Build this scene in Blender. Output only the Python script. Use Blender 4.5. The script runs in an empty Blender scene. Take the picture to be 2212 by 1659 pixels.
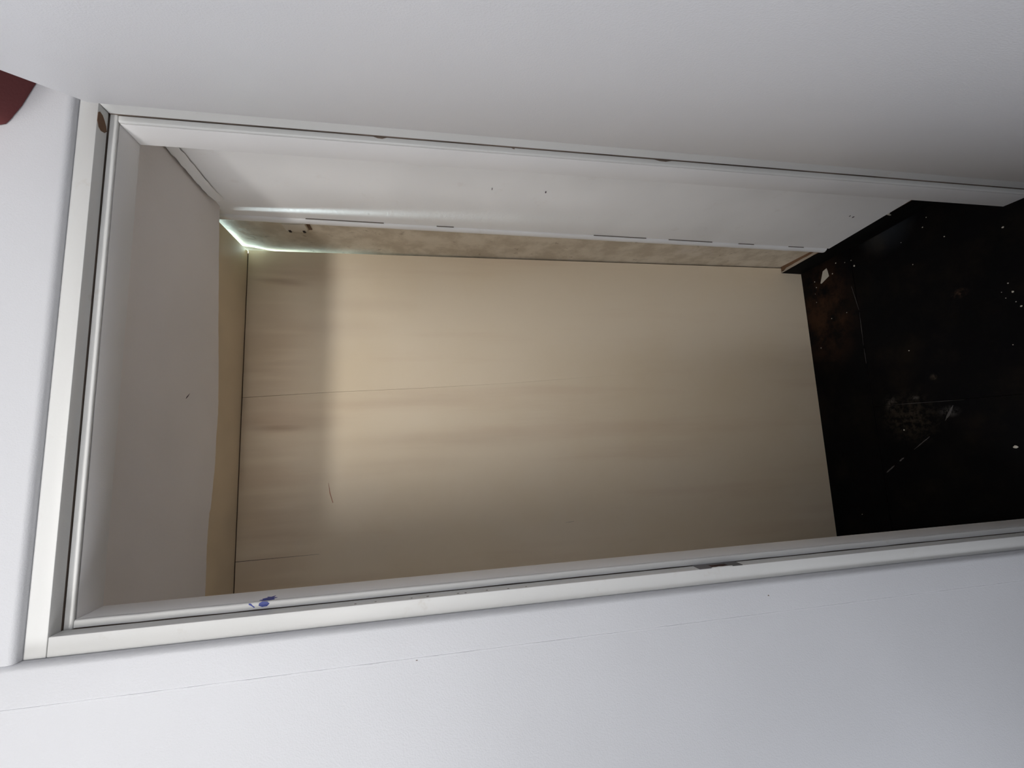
import bpy, bmesh, math, random
from mathutils import Matrix, Vector
random.seed(7)
S = bpy.context.scene
COL = S.collection

# ------------------------------------------------------------------ camera
# metres; x to the right along the doorway, y into the closet, z up; y = 0 is the closet side of the door frame
cam = bpy.data.cameras.new('camera'); co = bpy.data.objects.new('camera', cam); COL.objects.link(co)
cam.sensor_fit = 'HORIZONTAL'; cam.sensor_width = 36.0; cam.lens = 15.024; cam.clip_start = .01
right = Vector((-0.04135, -0.172885, -0.984074)); up = Vector((0.990373, -0.137312, -0.017491)); back = Vector((-0.132102, -0.975324, 0.176899))
M = Matrix((right, up, back)).transposed().to_4x4(); M.translation = (0.22914, -0.81123, 1.48239)
co.matrix_world = M
S.camera = co

# ------------------------------------------------------------------ world, lights, exposure
w = bpy.data.worlds.new('world'); S.world = w; w.use_nodes = True
w.node_tree.nodes['Background'].inputs[0].default_value = (.5, .55, .65, 1)
w.node_tree.nodes['Background'].inputs[1].default_value = .0
vs = S.view_settings; vs.view_transform = 'Standard'; vs.look = 'None'; vs.exposure = 0.0; vs.gamma = 1.0; vs.use_curve_mapping = False

S.cycles.max_bounces = 6; S.cycles.diffuse_bounces = 4; S.cycles.glossy_bounces = 2; S.cycles.use_light_tree = False

def area(name, loc, aim, sx, sy, power, color, spread=180):
    l = bpy.data.lights.new(name, 'AREA'); l.shape = 'RECTANGLE'; l.size = sx; l.size_y = sy; l.energy = power; l.color = color
    l.spread = math.radians(spread)
    o = bpy.data.objects.new(name, l); COL.objects.link(o); o.location = loc
    o.rotation_euler = (Vector(aim) - Vector(loc)).to_track_quat('-Z', 'Y').to_euler()
    return o
area('transom_window', (-.52, -2.9, 2.8), (.3, .6, 1.9), 2.4, .25, 9.0, (1, .975, .93), 70)      # casts the shadow of the door head
area('rear_fill', (-.4, -2.95, 1.9), (.3, .6, 2.1), 2.0, .8, 2.0, (1, .97, .93), 42)  # added soft light, aimed high to lift the upper closet
area('side_fill', (-2.25, -1.1, 2.0), (.7, -.3, 2.05), 1.0, .8, 8.2, (.97, .98, 1), 60)  # added light that brightens the door and the closet's right side
area('rear_right_fill', (1.0, -2.95, 1.6), (.5, 0, 1.5), 1.2, 1.1, 7.6, (.86, .91, 1))  # added cool fill from the right, power fitted to the tones
area('high_left_fill', (-1.9, -2.0, 2.6), (-.5, 0, .6), 1.0, .8, 3.8, (.93, .95, 1), 60)  # added fill for the middle and lower room wall
area('low_left_fill', (-1.75, -1.65, 1.2), (-.82, 0, .58), .9, .9, 1.9, (.92, .95, 1), 44)  # added light that brightens only the lower left of the wall
area('roof_gap_daylight', (.835, .70, 2.20), (.884, .60, 2.04), .12, .06, 2.1, (.70, .97, 1))
area('back_gap_daylight', (.868, .72, 1.80), (.884, .62, 1.76), .03, .70, .42, (.68, .97, 1))
sl = area('ceiling_slot_daylight', (.8630, .3560, 2.066), (.8630, .3560, 0), .008, .022, .038, (.80, .97, 1), 5.5)
sl.rotation_euler = (math.radians(-1.9), math.radians(-.6), 0)

# ------------------------------------------------------------------ materials
def nodes(name):
    m = bpy.data.materials.new(name); m.use_nodes = True
    nt = m.node_tree; return m, nt, nt.nodes['Principled BSDF']
def N(nt, t, **kw):
    n = nt.nodes.new(t)
    for k, v in kw.items(): setattr(n, k, v)
    return n
def noise(nt, vec, scale, detail=4, rough=.6, stretch=None):
    if stretch:
        mp = N(nt, 'ShaderNodeMapping'); mp.inputs['Scale'].default_value = stretch
        nt.links.new(vec, mp.inputs['Vector']); vec = mp.outputs[0]
    n = N(nt, 'ShaderNodeTexNoise'); n.inputs['Scale'].default_value = scale; n.inputs['Detail'].default_value = detail; n.inputs['Roughness'].default_value = rough
    nt.links.new(vec, n.inputs['Vector']); return n.outputs['Fac']
def ramp(nt, sock, lo, hi, a=0., b=1.):
    r = N(nt, 'ShaderNodeMapRange', interpolation_type='SMOOTHSTEP')
    r.inputs['From Min'].default_value = lo; r.inputs['From Max'].default_value = hi; r.inputs['To Min'].default_value = a; r.inputs['To Max'].default_value = b
    nt.links.new(sock, r.inputs['Value']); return r.outputs[0]
def math_(nt, op, a, b):
    n = N(nt, 'ShaderNodeMath', operation=op)
    for i, v in enumerate((a, b)):
        if isinstance(v, (int, float)): n.inputs[i].default_value = v
        else: nt.links.new(v, n.inputs[i])
    return n.outputs[0]
def mix(nt, fac, a, b):
    n = N(nt, 'ShaderNodeMix', data_type='RGBA')
    if isinstance(fac, (int, float)): n.inputs['Factor'].default_value = fac
    else: nt.links.new(fac, n.inputs['Factor'])
    for k, v in (('A', a), ('B', b)):
        s = [i for i in n.inputs if i.name == k and i.type == 'RGBA'][0]
        if isinstance(v, tuple): s.default_value = (*v, 1)
        else: nt.links.new(v, s)
    return [o for o in n.outputs if o.type == 'RGBA'][0]
def blob(nt, vec, c, r, soft=.0, roty=0.):
    """1 inside an ellipsoid stain (centre c, radii r, turned by roty about y), falling to 0 at its rim."""
    mp = N(nt, 'ShaderNodeMapping', vector_type='TEXTURE')
    mp.inputs['Location'].default_value = c; mp.inputs['Rotation'].default_value = (0, roty, 0); mp.inputs['Scale'].default_value = r
    nt.links.new(vec, mp.inputs['Vector'])
    l = N(nt, 'ShaderNodeVectorMath', operation='LENGTH'); nt.links.new(mp.outputs[0], l.inputs[0])
    return ramp(nt, l.outputs['Value'], soft, 1., 1., 0.)
def bump(nt, bs, h, strength, dist):
    b = N(nt, 'ShaderNodeBump'); b.inputs['Strength'].default_value = strength; b.inputs['Distance'].default_value = dist
    nt.links.new(h, b.inputs['Height']); nt.links.new(b.outputs[0], bs.inputs['Normal'])

def paint(name, col, rough=.5, var=.04, dirt=None, dirt_amt=.0, bscale=350, bstr=.12, spec=.4):
    m, nt, bs = nodes(name); tc = N(nt, 'ShaderNodeTexCoord').outputs['Object']
    n1 = noise(nt, tc, 3.5, 2); c2 = tuple(max(0, v * (1 - 2 * var)) for v in col)
    c = mix(nt, ramp(nt, n1, .35, .65), col, c2)
    if dirt:
        n2 = noise(nt, tc, 18, 4, .7); c = mix(nt, math_(nt, 'MULTIPLY', ramp(nt, n2, .60, .75), dirt_amt), c, dirt)
    nt.links.new(c, bs.inputs['Base Color']); bs.inputs['Roughness'].default_value = rough; bs.inputs['Specular IOR Level'].default_value = spec
    if bstr: bump(nt, bs, noise(nt, tc, bscale, 1), bstr, .001)
    return m
wall_white = paint('white_wall_paint', (.64, .645, .675), .55, .015, bscale=420, bstr=.35)
gloss_white = paint('white_gloss_paint', (.71, .71, .70), .40, .02, (.45, .38, .30), .25)
liner_white = paint('grey_white_frame_paint', (.80, .79, .79), .5, .02)
door_white = paint('white_door_paint', (.82, .83, .87), .45, .01, bscale=500, bstr=.3)
closet_white = paint('closet_white_paint', (.89, .885, .885), .6, .03, (.55, .48, .40), .12, bscale=120, bstr=.15)
closet_ceiling = paint('closet_ceiling_paint', (.84, .80, .79), .65, .02, bscale=160, bstr=.2)
void_white = paint('void_bounce_white', (.75, .78, .76), .8, .05, bstr=0)  # white so the added void walls bounce more leak light
black_gloss = paint('black_baseboard_paint', (.006, .0055, .0055), .75, .2, spec=.08)
grime = paint('grimy_joint', (.24, .185, .15), .9, .3, (.08, .05, .035), .9)
hairline = paint('hairline_crack', (.16, .13, .11), .9, .1)  # dark tone of the cracks along the bead
crack_dark = paint('dark_crack', (.03, .02, .018), .9, .1)
rusty = paint('rusty_iron', (.07, .025, .015), .7, .3, (.02, .01, .01), .8)
steel = paint('tarnished_strike_metal', (.16, .15, .16), .45, .2, (.05, .035, .03), .6)
maroon = paint('maroon_cloth', (.16, .035, .035), .8, .12, bscale=200, bstr=.3)
chip_shade_brown = paint('bare_wood_shade_brown', (.23, .125, .07), .75, .2, (.12, .06, .03), .5)  # bare wood; on the fitting's plate this brown paints shading
blue_paint = paint('blue_paint', (.02, .07, .55), .4, .3)
pencil = paint('dark_scuff', (.10, .08, .10), .8, .1)
redpen = paint('reddish_scratch', (.50, .20, .12), .8, .1)
flake_mat = paint('cream_paint_flake', (.62, .58, .50), .7, .05)
ledge_mat = paint('dusty_cream_ledge', (.50, .43, .35), .7, .15, (.15, .09, .05), .9, bscale=90, bstr=.4)
room_grey = paint('room_wall_paint', (.66, .66, .68), .7, .02, bstr=0)
fitting_mat = paint('beige_painted_fitting', (.74, .67, .56), .6, .08, (.2, .12, .06), .5)

def beige_panel():
    m, nt, bs = nodes('beige_hardboard'); tc = N(nt, 'ShaderNodeTexCoord').outputs['Object']
    c = mix(nt, ramp(nt, noise(nt, tc, 2.2, 4), .35, .7), (.84, .72, .555), (.81, .68, .50))
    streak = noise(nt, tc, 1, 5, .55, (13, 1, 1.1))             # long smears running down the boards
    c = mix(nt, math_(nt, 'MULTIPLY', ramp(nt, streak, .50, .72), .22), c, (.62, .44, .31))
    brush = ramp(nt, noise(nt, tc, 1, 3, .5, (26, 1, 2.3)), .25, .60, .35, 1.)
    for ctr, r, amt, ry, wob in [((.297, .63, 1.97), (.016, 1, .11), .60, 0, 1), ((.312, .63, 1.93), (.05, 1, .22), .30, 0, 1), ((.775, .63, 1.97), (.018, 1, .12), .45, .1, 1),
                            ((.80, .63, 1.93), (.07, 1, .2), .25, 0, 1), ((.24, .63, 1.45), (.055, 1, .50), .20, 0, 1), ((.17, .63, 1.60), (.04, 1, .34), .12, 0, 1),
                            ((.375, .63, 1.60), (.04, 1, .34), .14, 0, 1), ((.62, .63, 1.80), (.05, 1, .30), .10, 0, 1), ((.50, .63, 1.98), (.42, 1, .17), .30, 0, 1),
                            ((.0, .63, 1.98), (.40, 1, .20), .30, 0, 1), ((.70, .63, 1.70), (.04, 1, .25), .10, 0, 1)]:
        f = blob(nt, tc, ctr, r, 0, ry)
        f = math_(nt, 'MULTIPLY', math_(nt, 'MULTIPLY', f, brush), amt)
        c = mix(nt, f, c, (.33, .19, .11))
    nt.links.new(c, bs.inputs['Base Color']); bs.inputs['Roughness'].default_value = .5; bs.inputs['Specular IOR Level'].default_value = .35
    bump(nt, bs, noise(nt, tc, 260, 1), .1, .001)
    return m
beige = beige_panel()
beige_ceiling = paint('beige_ceiling_paint', (.82, .68, .49), .6, .06)

def plaster():
    m, nt, bs = nodes('beige_plaster'); tc = N(nt, 'ShaderNodeTexCoord').outputs['Object']
    n1 = noise(nt, tc, 9, 4, .65)
    c = mix(nt, ramp(nt, n1, .38, .62), (.72, .64, .52), (.56, .48, .37))
    c = mix(nt, math_(nt, 'MULTIPLY', ramp(nt, noise(nt, tc, 30, 6), .62, .72), .6), c, (.28, .20, .13))
    f = math_(nt, 'MULTIPLY', blob(nt, tc, (.884, .52, .55), (1, .07, .12), .2), ramp(nt, noise(nt, tc, 45, 6, .7), .42, .6))
    c = mix(nt, math_(nt, 'MULTIPLY', f, .7), c, (.72, .64, .55))
    nt.links.new(c, bs.inputs['Base Color']); bs.inputs['Roughness'].default_value = .7
    bump(nt, bs, noise(nt, tc, 40, 4, .65), .5, .003)
    return m
plaster_m = plaster()

def floor_mat():
    m, nt, bs = nodes('black_floor_finish'); tc = N(nt, 'ShaderNodeTexCoord').outputs['Object']
    c = mix(nt, ramp(nt, noise(nt, tc, 5, 6, .65), .45, .72), (.0040, .0037, .0045), (.011, .0082, .0065))
    back_f = blob(nt, tc, (.68, .55, 0), (.28, .16, 1), .2)      # worn brown finish near the back corner
    c = mix(nt, math_(nt, 'MULTIPLY', back_f, ramp(nt, noise(nt, tc, 11, 7, .7), .35, .65)), c, (.045, .022, .012))
    grit = ramp(nt, noise(nt, tc, 55, 5, .75), .40, .62)
    for ctr, r, col, amt in [((.25, .31, 0), (.11, .12, 1), (.050, .040, .030), .8), ((.30, .36, 0), (.035, .03, 1), (.14, .125, .11), .5), ((.262, .20, 0), (.022, .035, 1), (.16, .15, .14), .45),
                        ((.595, .125, 0), (.018, .025, 1), (.085, .05, .032), .9), ((.367, .225, 0), (.013, .013, 1), (.09, .07, .05), .8), ((.31, .285, 0), (.010, .02, 1), (.12, .11, .10), .5)]:
        f = math_(nt, 'MULTIPLY', math_(nt, 'MULTIPLY', blob(nt, tc, ctr, r), grit), amt)
        c = mix(nt, f, c, col)
    c = mix(nt, math_(nt, 'MULTIPLY', ramp(nt, noise(nt, tc, 140, 4, .7), .70, .80), .25), c, (.10, .09, .08))
    nt.links.new(c, bs.inputs['Base Color'])
    nt.links.new(ramp(nt, noise(nt, tc, 8, 5), .3, .7, .55, .8), bs.inputs['Roughness']); bs.inputs['Specular IOR Level'].default_value = .06
    bump(nt, bs, noise(nt, tc, 60, 3, .7), .2, .002)
    return m
floor_m = floor_mat()
scuff_m = paint('grey_scuff', (.16, .15, .145), .8, .3, (.02, .02, .02), .9)
room_floor_m = paint('dark_room_floor', (.03, .025, .022), .6, .2, bstr=0)

# ------------------------------------------------------------------ mesh helpers
def link(name, me, mat, parent=None, loc=None):
    me.materials.append(mat); o = bpy.data.objects.new(name, me); COL.objects.link(o)
    if parent: o.parent = parent
    if loc: o.location = loc
    return o
def from_bm(bm, name, mat, parent=None, smooth=False, loc=None):
    bmesh.ops.recalc_face_normals(bm, faces=bm.faces)
    me = bpy.data.meshes.new(name); bm.to_mesh(me); bm.free()
    if smooth:
        me.polygons.foreach_set('use_smooth', [True] * len(me.polygons)); me.set_sharp_from_angle(angle=math.radians(40))
    return link(name, me, mat, parent, loc)
def hexa(name, c, mat, parent=None, bevel=0., seg=2):
    """box from 8 corners: c[0:4] the bottom ring, c[4:8] the top ring"""
    bm = bmesh.new(); v = [bm.verts.new(p) for p in c]
    for f in ((0, 1, 2, 3), (4, 5, 6, 7), (0, 1, 5, 4), (1, 2, 6, 5), (2, 3, 7, 6), (3, 0, 4, 7)): bm.faces.new([v[i] for i in f])
    bmesh.ops.recalc_face_normals(bm, faces=bm.faces)
    if bevel: bmesh.ops.bevel(bm, geom=bm.edges[:], offset=bevel, segments=seg, profile=.5, affect='EDGES')
    return from_bm(bm, name, mat, parent, smooth=bool(bevel))
def box(name, x0, x1, y0, y1, z0, z1, mat, parent=None, bevel=0., seg=2):
    return hexa(name, [(x0, y0, z0), (x1, y0, z0), (x1, y1, z0), (x0, y1, z0), (x0, y0, z1), (x1, y0, z1), (x1, y1, z1), (x0, y1, z1)], mat, parent, bevel, seg)
def extrude(name, pts, vec, mat, parent=None, bevel=0., smooth=False, seg=2):
    """closed outline (3-D points in one plane) pushed along vec"""
    bm = bmesh.new(); vec = Vector(vec); a = [bm.verts.new(p) for p in pts]; b = [bm.verts.new(Vector(p) + vec) for p in pts]; n = len(pts)
    fa = bm.faces.new(a); fb = bm.faces.new(b[::-1])
    for i in range(n): bm.faces.new((a[i], a[(i + 1) % n], b[(i + 1) % n], b[i]))
    bmesh.ops.recalc_face_normals(bm, faces=bm.faces)
    if bevel: bmesh.ops.bevel(bm, geom=list(set(fa.edges[:] + fb.edges[:])), offset=bevel, segments=seg, profile=.5, affect='EDGES')
    bmesh.ops.triangulate(bm, faces=[f for f in bm.faces if len(f.verts) > 4])
    return from_bm(bm, name, mat, parent, smooth or bool(bevel))
def sweep(name, prof, a, b, u, v, mat, parent=None, wob=None, n=1):
    """profile (pu,pv) carried from a to b in n steps; u, v the profile's axes; wob(t) -> extra offset Vector"""
    a, b, u, v = Vector(a), Vector(b), Vector(u), Vector(v); bm = bmesh.new(); rings = []
    for i in range(n + 1):
        t = i / n; o = a.lerp(b, t) + (wob(t) if wob else Vector())
        rings.append([bm.verts.new(o + u * p + v * q) for p, q in prof])
    k = len(prof)
    for i in range(n):
        for j in range(k): bm.faces.new((rings[i][j], rings[i][(j + 1) % k], rings[i + 1][(j + 1) % k], rings[i + 1][j]))
    bm.faces.new(rings[0]); bm.faces.new(rings[-1][::-1])
    return from_bm(bm, name, mat, parent, smooth=True)
def empty(name, loc=(0, 0, 0)):
    o = bpy.data.objects.new(name, None); COL.objects.link(o); o.location = loc; o.empty_display_size = .05; return o
def tag(o, label=None, cat=None, kind=None, group=None):
    if label: o['label'] = label
    if cat: o['category'] = cat
    if kind: o['kind'] = kind
    if group: o['group'] = group
    return o

# ------------------------------------------------------------------ dimensions
W, H = .7877, 2.0              # clear opening
SN, JE = .0108, .0268          # stop thickness, width of the jamb edge
YS, YJ, YC = -.0576, -.0829, -.0962   # stop face, jamb edge face, casing face
YW = -.0922                    # plaster face of the room wall
D, ZB = .6292, 2.0725          # back boards, beige part of the ceiling
XR = .884                      # beige plaster of the closet's right wall
nO = SN + JE

# ------------------------------------------------------------------ room shell
def u_wall(name, x0, x1, z1, n_l, n_r, n_t, y0, y1, mat, parent=None):
    pts = [(x0, y0, 0), (-n_l, y0, 0), (-n_l, y0, H + n_t), (W + n_r, y0, H + n_t), (W + n_r, y0, 0), (x1, y0, 0), (x1, y0, z1), (x0, y0, z1)]
    return extrude(name, pts, (0, y1 - y0, 0), mat, parent)
wf = tag(u_wall('wall_front', -2.3, 1.9, 3.0, nO, nO, nO, -.083, 0, wall_white), 'white painted wall around the closet doorway', 'wall', 'structure')
u_wall('plaster_face', -2.3, 1.9, 3.0, .0918, .0918, .17, YW, -.083, wall_white, wf)
tag(box('wall_left', -2.4, -2.3, -3.1, 0, 0, 3.0, room_grey), 'pale side wall of the room behind the camera, latch side', 'wall', 'structure')
tag(box('wall_right', 1.9, 2.0, -3.1, 0, 0, 3.0, room_grey), 'pale side wall of the room behind the open door', 'wall', 'structure')
tag(box('wall_rear', -2.4, 2.0, -3.2, -3.1, 0, 3.0, room_grey), 'pale rear wall of the room behind the camera', 'wall', 'structure')
tag(box('ceiling', -2.4, 2.0, -3.2, 0, 3.0, 3.1, room_grey), 'pale ceiling of the room in front of the closet', 'ceiling', 'structure')

# ------------------------------------------------------------------ floor: dark sheets with open joints
fl = tag(empty('floor'), 'black scuffed floor sheets with pale crumbs in the closet', 'floor', 'structure')
box('subfloor', -2.4, 2.0, -3.2, .76, -.05, -.006, crack_dark, fl)
jy, jx = .418, .2945
hexa('floor_board', [(-.36, jy + .0012, -.006), (.90, jy + .0022, -.006), (.90, .64, -.006), (-.36, .64, -.006), (-.36, jy + .0012, .0004), (.90, jy + .0022, .0004), (.90, .64, .0004), (-.36, .64, .0004)], floor_m, fl, .0008, 1)
box('floor_board', jx + .0007, .90, -.075, jy, -.006, 0, floor_m, fl, .0006, 1)
box('floor_board', -.36, jx - .0007, -.075, jy, -.006, 0, floor_m, fl, .0006, 1)
box('floor_board', -2.3, 1.9, -3.1, -.077, -.006, 0, room_floor_m, fl)
def flat(name, pts, mat, parent, z=.0007, t=-.0005):
    return extrude(name, [(x, y, z) for x, y in pts], (0, 0, t), mat, parent)
def streak_pts(a, b, w, n=8):
    a, b = Vector(a), Vector(b); d = (b - a).normalized(); p = Vector((-d.y, d.x)); L = []; R_ = []
    for i in range(n + 1):
        t = i / n; ww = w * (.25 + .75 * math.sin(math.pi * t)) * random.uniform(.5, 1.2); c = a.lerp(b, t) + p * random.uniform(-.2, .2) * w
        L.append(tuple(c + p * ww)); R_.append(tuple(c - p * ww))
    return L + R_[::-1]
for a, b, ww in [((.073, .408), (.097, .379), .0032), ((.112, .361), (.124, .346), .0026), ((.150, .312), (.190, .262), .0013), ((.236, .214), (.279, .188), .003)]:
    flat('scuff_mark', streak_pts(a, b, ww), scuff_m, fl)
# paint ridges left along the joints
for a, b, ww in [((.730, .4305), (.637, .4165), .0011), ((.630, .4165), (.510, .4195), .0008), ((.500, .4195), (.446, .4195), .0005)]:
    flat('joint_paint_ridge', streak_pts(a, b, ww, 14), scuff_m, fl, .0010)
flat('joint_paint_ridge', streak_pts((.2956, .355), (.2925, .16), .0006, 16), scuff_m, fl, .0009)

# ------------------------------------------------------------------ closet shell
tag(box('wall_closet_left', -.40, -.36, 0, .76, 0, 2.35, closet_white), 'white left side wall inside the closet, hidden by the frame', 'wall', 'structure')
wb = tag(empty('wall_back'), 'beige boarded back wall of the closet with hairline joints', 'wall', 'structure')
# boards: the joint leans slightly and closes towards the floor; a second hairline is only open at the top
ZT = ZB - .0022
jn = [(0, .4868, .4869), (.87, .4476, .4478), (1.23, .4268, .4272), (1.54, .4150, .4155), (1.83, .4070, .4078), (ZT, .3960, .3971)]
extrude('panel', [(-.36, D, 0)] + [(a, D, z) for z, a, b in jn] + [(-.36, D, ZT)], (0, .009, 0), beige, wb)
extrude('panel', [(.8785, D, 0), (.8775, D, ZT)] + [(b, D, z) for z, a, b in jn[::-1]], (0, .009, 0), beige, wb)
extrude('hairline_joint', [(-.0908, D - .0003, ZT), (-.0895, D - .0003, ZT), (-.0881, D - .0003, 1.94), (-.0872, D - .0003, 1.838), (-.0876, D - .0003, 1.838), (-.0890, D - .0003, 1.94)], (0, .0006, 0), crack_dark, wb)
box('back_light_block', -.36, .872, D + .0095, D + .02, 0, ZB + .02, chip_shade_brown, wb)  # unseen board added to block the void's light, leaving the right slit open
tag(box('wall_void', -.40, .96, .76, .80, 0, 2.35, void_white), 'added pale wall enclosing the lit void behind the closet back boards', 'wall', 'structure')  # unseen wall added to enclose the lit void
for pts, mt in [([(.1236, 1.8145), (.0935, 1.8095), (.0625, 1.8005), (.0623, 1.8022), (.093, 1.8115), (.1234, 1.8152)], redpen), ([(-.0512, 1.0601), (-.050, 1.044), (-.049, 1.0273), (-.0494, 1.0273), (-.0506, 1.044)], pencil)]:
    extrude('scratch', [(x, D - .0003, z) for x, z in pts], (0, .0006, 0), mt, wb)

cc = tag(empty('ceiling_closet'), 'low closet ceiling, grey-white in front and beige at the back', 'ceiling', 'structure')
edge = [(.8898, .3487), (.81, .353), (.7287, .3598), (.64, .367), (.5594, .3742), (.47, .3835), (.381, .3919), (.33, .3945), (.27, .392), (.2054, .393), (.15, .387), (.0939, .3816), (.085, .3770), (.05, .3745), (.0085, .3729), (-.05, .3752), (-.1033, .3758), (-.36, .374)]
fine = []
for (xa, ya), (xb, yb) in zip(edge, edge[1:]):
    for k in range(5):
        t = k / 5; fine.append((xa + (xb - xa) * t, ya + (yb - ya) * t + random.uniform(-.0009, .0009)))
fine.append(edge[-1])
extrude('plasterboard', [(.95, .0, 2.03), (.95, .3475, 2.03)] + [(x, y, 2.03) for x, y in fine] + [(-.36, 0, 2.03)], (0, 0, .036), closet_ceiling, cc)
extrude('ceiling_panel', [(.8735, .30, ZB), (.8735, D - .0004, ZB), (-.36, D - .0004, ZB), (-.36, .30, ZB)], (0, 0, .012), beige_ceiling, cc)
box('joint_light_block', -.36, .868, D - .0003, D + .03, ZB + .001, ZB + .05, chip_shade_brown, cc)  # added to stop the void's light glowing through the ceiling joint
tag(box('void_lid', -.40, .96, 0, .80, 2.35, 2.40, void_white), 'added pale lid keeping the leak light in above the closet', 'slab', 'structure')  # unseen lid added so the void's light does not escape
extrude('scratch', [(.3519, .2480, 2.0298), (.3575, .2555, 2.0298), (.3668, .2632, 2.0298), (.3610, .2555, 2.0298), (.3560, .2495, 2.0298)], (0, 0, .0004), pencil, cc)
# thin cove strip in the corner, standing off its cracks
def cw(t): return Vector((random.uniform(-.0008, .0008), 0, random.uniform(-.0009, .0009))) + (Vector((.006, .0, -.004)) * max(0, (t - .85) / .15) ** 2)
cp = [(-.0018, .0), (-.0125, .0155), (-.0125, .0172), (.004, .0172), (.004, .007), (-.0006, .0012)]
sweep('cove_strip', cp, (.8815, .0, 2.0095), (.8700, .318, 2.0075), (1, 0, 0), (0, 0, 1), closet_white, cc, cw, 26)

# right side of the closet
wr = tag(empty('wall_closet_right'), 'right side wall of the closet, white panel in front, beige plaster behind', 'wall', 'structure')
box('plaster', XR, .96, .36, .76, 0, 2.35, plaster_m, wr)
y1b, y1t = .412, .388
hexa('white_panel', [(.8945, 0, .094), (.8610, y1b, .093), (.8835, y1b, .093), (.95, 0, .094), (.8865, 0, 2.06), (.8685, y1t, 2.06), (.8835, y1t, 2.06), (.95, 0, 2.06)], closet_white, wr)
for (y, z), (dy, dz) in [((.2069, 1.1856), (.0035, .0018)), ((.2076, 1.3287), (.0045, .0008)), ((.2314, .1929), (.004, .002)), ((.2275, .2092), (.003, .0012))]:
    t = y / .40; x = .8945 + (.8610 - .8945) * t * (1 - z / 2.06) + (.8685 - .8865) * t * (z / 2.06) - .0080 * z / 2.06
    extrude('speck', [(x - .0006, y + dy * math.cos(a), z + dz * math.sin(a)) for a in [k * math.pi / 4 for k in range(8)]], (.0015, 0, 0), pencil, wr)
# half-round bead over the panel's edge, leaning a little, chipped paint on its front side
pr = [(.016, -.014), (.002, -.014), (-.004, -.011), (-.0075, -.005), (-.0085, .001), (-.007, .007), (-.003, .0115), (.003, .0135), (.016, .0135)]
tr = tag(empty('trim_2'), 'slim white half-round bead between white panel and beige plaster', 'trim', 'structure')
sweep('bead', pr, (.8625, .4265, .100), (.8700, .3985, 2.072), (1, 0, 0), (0, 1, 0), closet_white, tr, lambda t: Vector((random.uniform(-.0004, .0004), random.uniform(-.0005, .0005), 0)), 60)
for z0, z1 in ((.20, .262), (.56, .72), (.40, .46), (1.62, 1.83), (1.42, 1.47), (.80, .98)):
    def P(z):
        t = (z - .1) / 1.972; return (.8600 + .0080 * t, .4265 - .028 * t - .0150)
    (xa, ya), (xb, yb) = P(z0), P(z1)
    hexa('crack', [(xa - .0012, ya - .0007, z0), (xa + .002, ya - .0007, z0), (xa + .002, ya + .0009, z0), (xa - .0012, ya + .0009, z0), (xb - .0012, yb - .0004, z1), (xb + .002, yb - .0004, z1), (xb + .002, yb + .0006, z1), (xb - .0012, yb + .0006, z1)], hairline, tr)

# black baseboard with a dusty cream ledge
bb = tag(empty('baseboard_right'), 'black painted baseboard with dusty cream ledge inside the closet', 'baseboard', 'structure')
def bx(y): return .8880 - (y - .03) * .0545
hexa('board', [(bx(.01), .01, 0), (bx(.6285), .6285, 0), (XR - .0003, .6285, 0), (.95, .01, 0), (bx(.01) + .002, .01, .092), (bx(.6285) + .002, .6285, .092), (XR - .0003, .6285, .092), (.95, .01, .092)], black_gloss, bb, .0012, 2)
lp, lq = [], []
for k in range(15):
    y = .434 + (.6275 - .434) * k / 14; lp.append((bx(y) + .0022 + random.uniform(0, .0006), y)); lq.insert(0, (bx(y) + .0115 + random.uniform(-.0015, .0015) - (.004 if y > .60 else 0), y))
box('ledge_back', .866, XR - .0005, .434, .6275, .0905, .0928, chip_shade_brown, bb)
extrude('ledge', [(x, y, .0945) for x, y in lp + lq], (0, 0, -.0022), ledge_mat, bb)
extrude('fringe', [(bx(y) - .0002 + random.uniform(-.0006, .0006), y, .0935) for y in [.02 + k * .025 for k in range(16)]] + [(.93, .395, .0935), (.93, .02, .0935)], (0, 0, -.0012), chip_shade_brown, bb)
extrude('paint_drip', [(bx(.211) - .0004, y, z) for y, z in ((.203, .0925), (.212, .0905), (.2145, .075), (.2115, .0745), (.2095, .086), (.203, .0895))], (.002, 0, 0), flake_mat, bb)

# small fitting on the plaster
ft = tag(empty('plaster_fitting', (XR, .455, 1.875)), 'small beige painted fitting with dark notches on the plaster, beside the bead', 'fitting')
def fbox(name, x0, x1, y0, y1, z0, z1, mat, bevel=.001):
    return box(name, x0, x1, y0, y1, z0, z1, mat, ft, bevel)
fbox('shade_plate', -.004, 0, -.030, .024, -.038, .036, chip_shade_brown)  # brown plate paints the shading around the body's sides
fbox('body', -.016, -.004, -.026, .014, -.031, .031, fitting_mat, .002)
fbox('lug', -.013, -.004, .0142, .022, -.013, .013, fitting_mat, .0015)
for s in (-1, 1): fbox('notch', -.0175, -.004, .006, .018, s * .0195 - .0035, s * .0195 + .0035, crack_dark, .0006)

# ------------------------------------------------------------------ door frame
fr = tag(empty('trim_1'), 'white painted door frame with stops and flat casings around the closet opening', 'door frame', 'structure')
# jamb edges (butt joint: the head runs over the sides)
jl = box('jamb_edge', -nO, -SN, YJ, -.0604, 0, H + SN - .0006, gloss_white, fr, .0016)
jr = box('jamb_edge', W + SN, W + nO, YJ, -.0604, 0, H + SN - .0006, gloss_white, fr, .0016)
jh = box('head_edge', -nO, W + nO, YJ, -.0604, H + SN, H + nO, gloss_white, fr, .0016)
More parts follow.
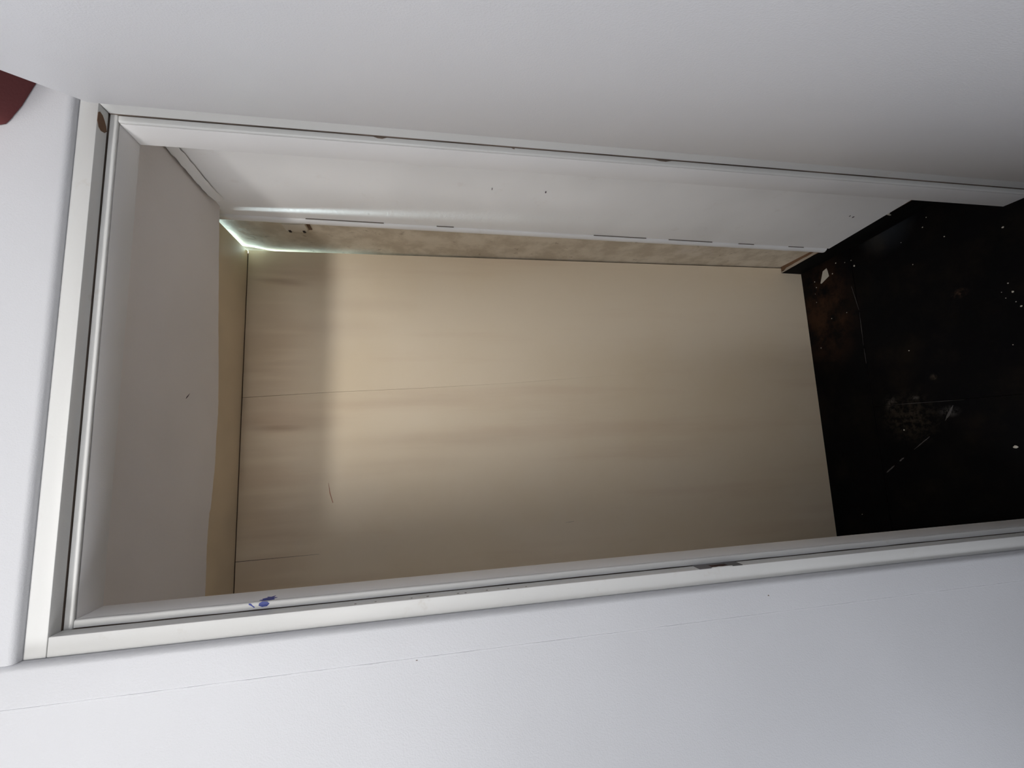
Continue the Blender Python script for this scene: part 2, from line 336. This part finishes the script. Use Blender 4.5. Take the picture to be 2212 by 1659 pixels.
# stops: rounded nose towards the room
def stop_prof(): # (n, y) n outwards from the opening
    p = [(SN - .0003, -.0534), (0.0, -.0534)]
    for k in range(5):
        a = math.radians(180 + 22.5 * k); p.append((.0026 + .0026 * math.cos(a), -.0550 + .0026 * math.sin(a)))
    return p + [(SN - .0003, YS)]
sp = stop_prof(); g = .0016
wob = lambda t: Vector((random.uniform(-.00025, .00025),) * 3)
sweep('stop_bead', sp, (0, 0, 0), (0, 0, H - g), (-1, 0, 0), (0, 1, 0), gloss_white, fr, wob, 50)
sweep('stop_bead', sp, (W, 0, 0), (W, 0, H - g), (1, 0, 0), (0, 1, 0), gloss_white, fr, wob, 50)
sweep('stop_bead', sp, (-SN - .004, 0, H), (W + SN + .004, 0, H), (0, 0, 1), (0, 1, 0), gloss_white, fr, wob, 30)
# liners
box('jamb_liner', -nO, 0, -.0512, 0, 0, H, liner_white, fr, .0008)
box('jamb_liner', W, W + nO, -.0512, 0, 0, H, liner_white, fr, .0008)
box('head_liner', -nO, W + nO, -.0512, 0, H, H + nO, liner_white, fr, .0008)
for a in ((-nO, -SN - .0012, -.0604, -.0518, 0, H + SN), (W + SN + .0012, W + nO, -.0604, -.0518, 0, H + SN), (-nO, W + nO, -.0604, -.0518, H + SN + .0012, H + nO)):
    box('packer', *a, grime, fr)
# flat casings
def casing_prof(w_):   # (n, depth): n from the inner edge outwards, depth towards the room
    r_ = .0085; p = [(0, 0)] + [(r_ - r_ * math.cos(math.radians(15 * k)), .0132 - r_ + r_ * math.sin(math.radians(15 * k))) for k in range(7)]
    return p + [(w_ - .002, .0132), (w_, .0112), (w_, 0)]
cw_ = .0918 - nO
sweep('casing', casing_prof(cw_), (-nO, -.083, 0), (-nO, -.083, 2.17), (-1, 0, 0), (0, -1, 0), wall_white, fr)
sweep('casing', casing_prof(cw_), (W + nO, -.083, 0), (W + nO, -.083, 2.17), (1, 0, 0), (0, -1, 0), wall_white, fr)
sweep('casing', casing_prof(2.17 - H - nO), (-nO + .0004, -.083, H + nO), (W + nO - .0004, -.083, H + nO), (0, 0, 1), (0, -1, 0), wall_white, fr)
# filler ridge of paint along the casing's outer edge
sweep('paint_bead', [(-.0022, 0), (-.0012, -.0013), (.0012, -.0013), (.0024, 0)], (-.0925, YW - .0016, 0), (-.0932, YW - .0016, 2.16), (1, 0, 0), (0, 1, 0), wall_white, fr,
      lambda t: Vector((random.uniform(-.0005, .0005), random.uniform(-.0002, .0002), 0)), 90)
# chip of bare wood in the head rebate at the hinge corner
zc = H + SN - .0004
extrude('bare_chip', [(x, y, zc) for x, y in ((.7835, -.0822), (.7870, -.0790), (.7850, -.0730), (.7800, -.0690), (.7720, -.0640), (.7640, -.0620), (.7590, -.0660), (.7570, -.0740), (.7600, -.0790), (.7690, -.0822))], (0, 0, .001), chip_shade_brown, fr)
# dirt along the rebates
for z in (1.34, 1.37, 1.405, 1.44, 1.452, 1.50, 1.525, 1.58, 1.61):
    y = -.0775 + random.uniform(-.002, .002); d = random.uniform(.0006, .0012)
    extrude('speck', [(-SN + .0003, y + d * math.cos(a), z + 2.2 * d * math.sin(a)) for a in [k * math.pi / 3 for k in range(6)]], (-.0008, 0, 0), grime, fr)
for z, h in ((1.005, .020), (1.575, .012), (1.32, .008)):
    extrude('grime_spot', [(W + SN - .0002, YS - .0002, z - h), (W + SN - .0035, YS - .0002, z - h * .3), (W + SN - .0028, YS - .0002, z + h * .4), (W + SN - .0002, YS - .0002, z + h)], (0, .0006, 0), grime, fr)
for x, z in ((-.0935, .772), (-.096, 1.5174), (-.062, .905)):
    extrude('speck', [(x + .0009 * math.cos(a), (YW if x < -.092 else YC) - .0004, z + .0016 * math.sin(a)) for a in [k * math.pi / 3 for k in range(6)]], (0, .0008, 0), grime, wf)
# strike plate with a rusty latch hole, set in the latch-side jamb
st = empty('strike_plate', (-SN, -.0705, .982)); st.parent = jl; tag(st, 'tarnished metal strike plate with rusty latch hole')
t0, t1 = -.0004, .0008
for nm, a in (('plate', (t0, t1, -.0120, .0108, .0165, .0430)), ('plate', (t0, t1, -.0120, .0108, -.0430, -.0165)), ('plate', (t0, t1, .0030, .0108, -.0165, .0165))):
    box(nm, *a, steel, st, .0003, 1)
box('latch_hole', -.0002, .0004, -.0105, .0030, -.0165, .0165, rusty, st)
extrude('torn_paint', [(.0009, y, z) for y, z in ((-.0125, .020), (-.0098, .016), (-.0102, .009), (-.0085, .003), (-.0105, -.004), (-.0092, -.012), (-.0108, -.020), (-.0125, -.022))], (-.0008, 0, 0), gloss_white, st)
# blue smear on the stop
def smear(name, cx_, pts, mat, parent):
    return extrude(name, [(cx_, y, z) for y, z in pts], (.0006, 0, 0), mat, parent)
bl = [(-.0500, 1.757), (-.0480, 1.752), (-.0445, 1.7545), (-.0400, 1.7480), (-.0365, 1.7500), (-.0385, 1.7440), (-.0340, 1.7385), (-.0420, 1.7395), (-.0440, 1.7330), (-.0480, 1.7385), (-.0510, 1.7345), (-.0530, 1.7410), (-.0525, 1.7490)]
smear('blue_smear', -.0001, bl, blue_paint, fr)
bmn = [(-.0023, 1.7545), (.0002, 1.7500), (-.0008, 1.7430), (-.0040, 1.7395), (-.0075, 1.7430), (-.0080, 1.7500), (-.0055, 1.7550)]
extrude('blue_smear', [(x + .0005, -.0578, z) for x, z in bmn], (0, .0008, 0), blue_paint, fr)
extrude('blue_smear', [(x, -.0578, z) for x, z in ((-.0005, 1.7690), (-.0012, 1.7660), (-.0040, 1.7635), (-.0070, 1.7600), (-.0075, 1.7615), (-.0045, 1.7650), (-.0025, 1.7690))], (0, .0008, 0), blue_paint, fr)

# ------------------------------------------------------------------ door leaf, swung out towards the room
dr = tag(empty('door_1', (.779, -.107, 0)), 'plain white flush door standing half open towards the room', 'door', 'structure')
dvec = Vector((-.4614, -.8872, 0)); nvec = Vector((.8872, -.4614, 0)); Lf = .772; Tk = .035
def leaf(p, q, z): return tuple(dvec * p + nvec * q + Vector((0, 0, z)))
hexa('leaf', [leaf(0, 0, .008), leaf(Lf, 0, .008), leaf(Lf, Tk, .008), leaf(0, Tk, .008), leaf(0, 0, 2.008), leaf(Lf, 0, 2.008), leaf(Lf, Tk, 2.008), leaf(0, Tk, 2.008)], door_white, dr, .0025, 3)
for z in (.22, 1.0, 1.80):
    bm = bmesh.new(); bmesh.ops.create_cone(bm, cap_ends=True, segments=14, radius1=.006, radius2=.006, depth=.09)
    bmesh.ops.translate(bm, verts=bm.verts, vec=leaf(-.0075, .022, z)); from_bm(bm, 'hinge', steel, dr, True)

# ------------------------------------------------------------------ dark red box on the wall above the door, depth enlarged for its shadow
rb = empty('maroon_box', (.78, YC, 2.13)); tag(rb, 'dark red box with rounded corner on the wall above the open door', 'box')
ol = [(.7360, 2.30), (.7358, 2.135), (.7364, 2.127), (.7390, 2.1190), (.7460, 2.1140), (.7718, 2.1008), (.8050, 2.0887), (.90, 2.052), (.97, 2.030), (1.0, 2.045), (1.0, 2.30)]
extrude('shell', [(x - .78, -.150, z - 2.13) for x, z in ol], (0, .150, 0), maroon, rb, .003)

# ------------------------------------------------------------------ debris on the closet floor
pf = [(.8332, .5136), (.825, .5121), (.8228, .5252), (.8007, .5097), (.7836, .5431), (.786, .5473), (.8083, .5393), (.8277, .5307)]
cx_, cy_ = .806, .527
bm = bmesh.new(); top = [bm.verts.new((x - cx_, y - cy_, .0016)) for x, y in pf]; bot = [bm.verts.new((x - cx_, y - cy_, .0006)) for x, y in pf]
bm.faces.new(top); bm.faces.new(bot[::-1])
for i in range(len(pf)): bm.faces.new((top[i], top[(i + 1) % len(pf)], bot[(i + 1) % len(pf)], bot[i]))
bmesh.ops.triangulate(bm, faces=[f for f in bm.faces if len(f.verts) > 4], ngon_method='EAR_CLIP')
for v in bm.verts: v.co.z += .0016 * (v.co.x / .027) ** 2       # curled ends
tag(from_bm(bm, 'paint_flake', flake_mat, loc=(cx_, cy_, 0)), 'large jagged cream paint flake on the black floor near the baseboard', 'paint flake')
def crumb_mesh(sd):
    rnd = random.Random(sd); bm = bmesh.new(); bmesh.ops.create_icosphere(bm, subdivisions=1, radius=1)
    for v in bm.verts: v.co = Vector((v.co.x * rnd.uniform(.6, 1.3), v.co.y * rnd.uniform(.6, 1.3), v.co.z * .45 * rnd.uniform(.6, 1.2) + .4))
    me = bpy.data.meshes.new('paint_crumb'); bm.to_mesh(me); bm.free(); me.materials.append(flake_mat); return me
cms = [crumb_mesh(k) for k in range(4)]
crumbs = [(.8375, .4752, 2.4), (.825, .4414, 1.9), (.823, .4179, 1.7), (.7985, .4086, 3.4), (.8039, .4942, 2.2), (.8016, .5722, 2.2), (.7769, .5684, 2.3), (.7534, .5769, 1.2), (.7191, .5765, 1.3),
          (.6424, .4618, 1.8), (.5383, .5847, 2.2), (.6384, .523, 1.8), (.2122, .3315, 2.6), (.1602, .0672, 5.5), (.5596, .014, 3.0), (.5173, .0036, 2.6), (.4611, .2793, 1.7), (.8522, .1715, 1.6), (.8272, .1852, 2.0),
          (.7721, .1359, 1.9), (.7341, .0079, 2.6), (.7256, .2279, 1.8), (.4234, .0343, 1.4), (-.0794, .5146, 1.8), (.585, .020, 1.8), (.548, .030, 1.3), (.532, .012, 1.5), (.566, .036, 1.1), (.8091, .2503, 1.0)]
def crumb_tag(x, y, s_):
    if (x, y) == (.1602, .0672): return ('largest pale paint crumb, alone on the black floor near the latch-side jamb', None)
    if (x, y) == (.7985, .4086): return ('pale pea-shaped paint crumb on the floor joint nearest the baseboard', None)
    if (x, y) == (.2122, .3315): return ('pale crumb beside the grey scuffs in the middle of the black floor', None)
    if (x, y) == (.5383, .5847): return ('single pale crumb close to the back wall, far from the large flake', None)
    if (x, y) == (.4611, .2793): return ('small pale crumb alone in the middle of the black floor', None)
    if (x, y) == (-.0794, .5146): return ('tiny crumb near the back wall beside the latch-side frame', None)
    if x > .79 and y > .4: return ('tiny pale paint crumb on the floor between large flake and baseboard', 'crumbs between the large flake and the baseboard')
    if x > .7 and y > .5: return ('tiny pale paint crumb in the row along the back wall below the large flake', 'crumbs along the back wall')
    if x > .62 and y > .45: return ('tiny crumb on the worn brown floor near the back wall', 'crumbs on the worn brown floor')
    if x > .72: return ('tiny pale paint crumb on the black floor beside the hinge-side jamb and baseboard', 'crumbs beside the hinge-side jamb')
    return ('tiny pale crumb in the cluster at the front edge of the closet floor', 'crumb cluster at the front edge')
for k, (x, y, s) in enumerate(crumbs):
    o = bpy.data.objects.new('paint_crumb', cms[k % 4]); COL.objects.link(o)
    z = .0004 if y > jy + .002 else 0
    o.location = (x, y, z); o.scale = (s * .001,) * 3; o.rotation_euler = (0, 0, random.uniform(0, 6.28))
    lb, gp = crumb_tag(x, y, s); tag(o, lb, 'paint crumb', group=gp)
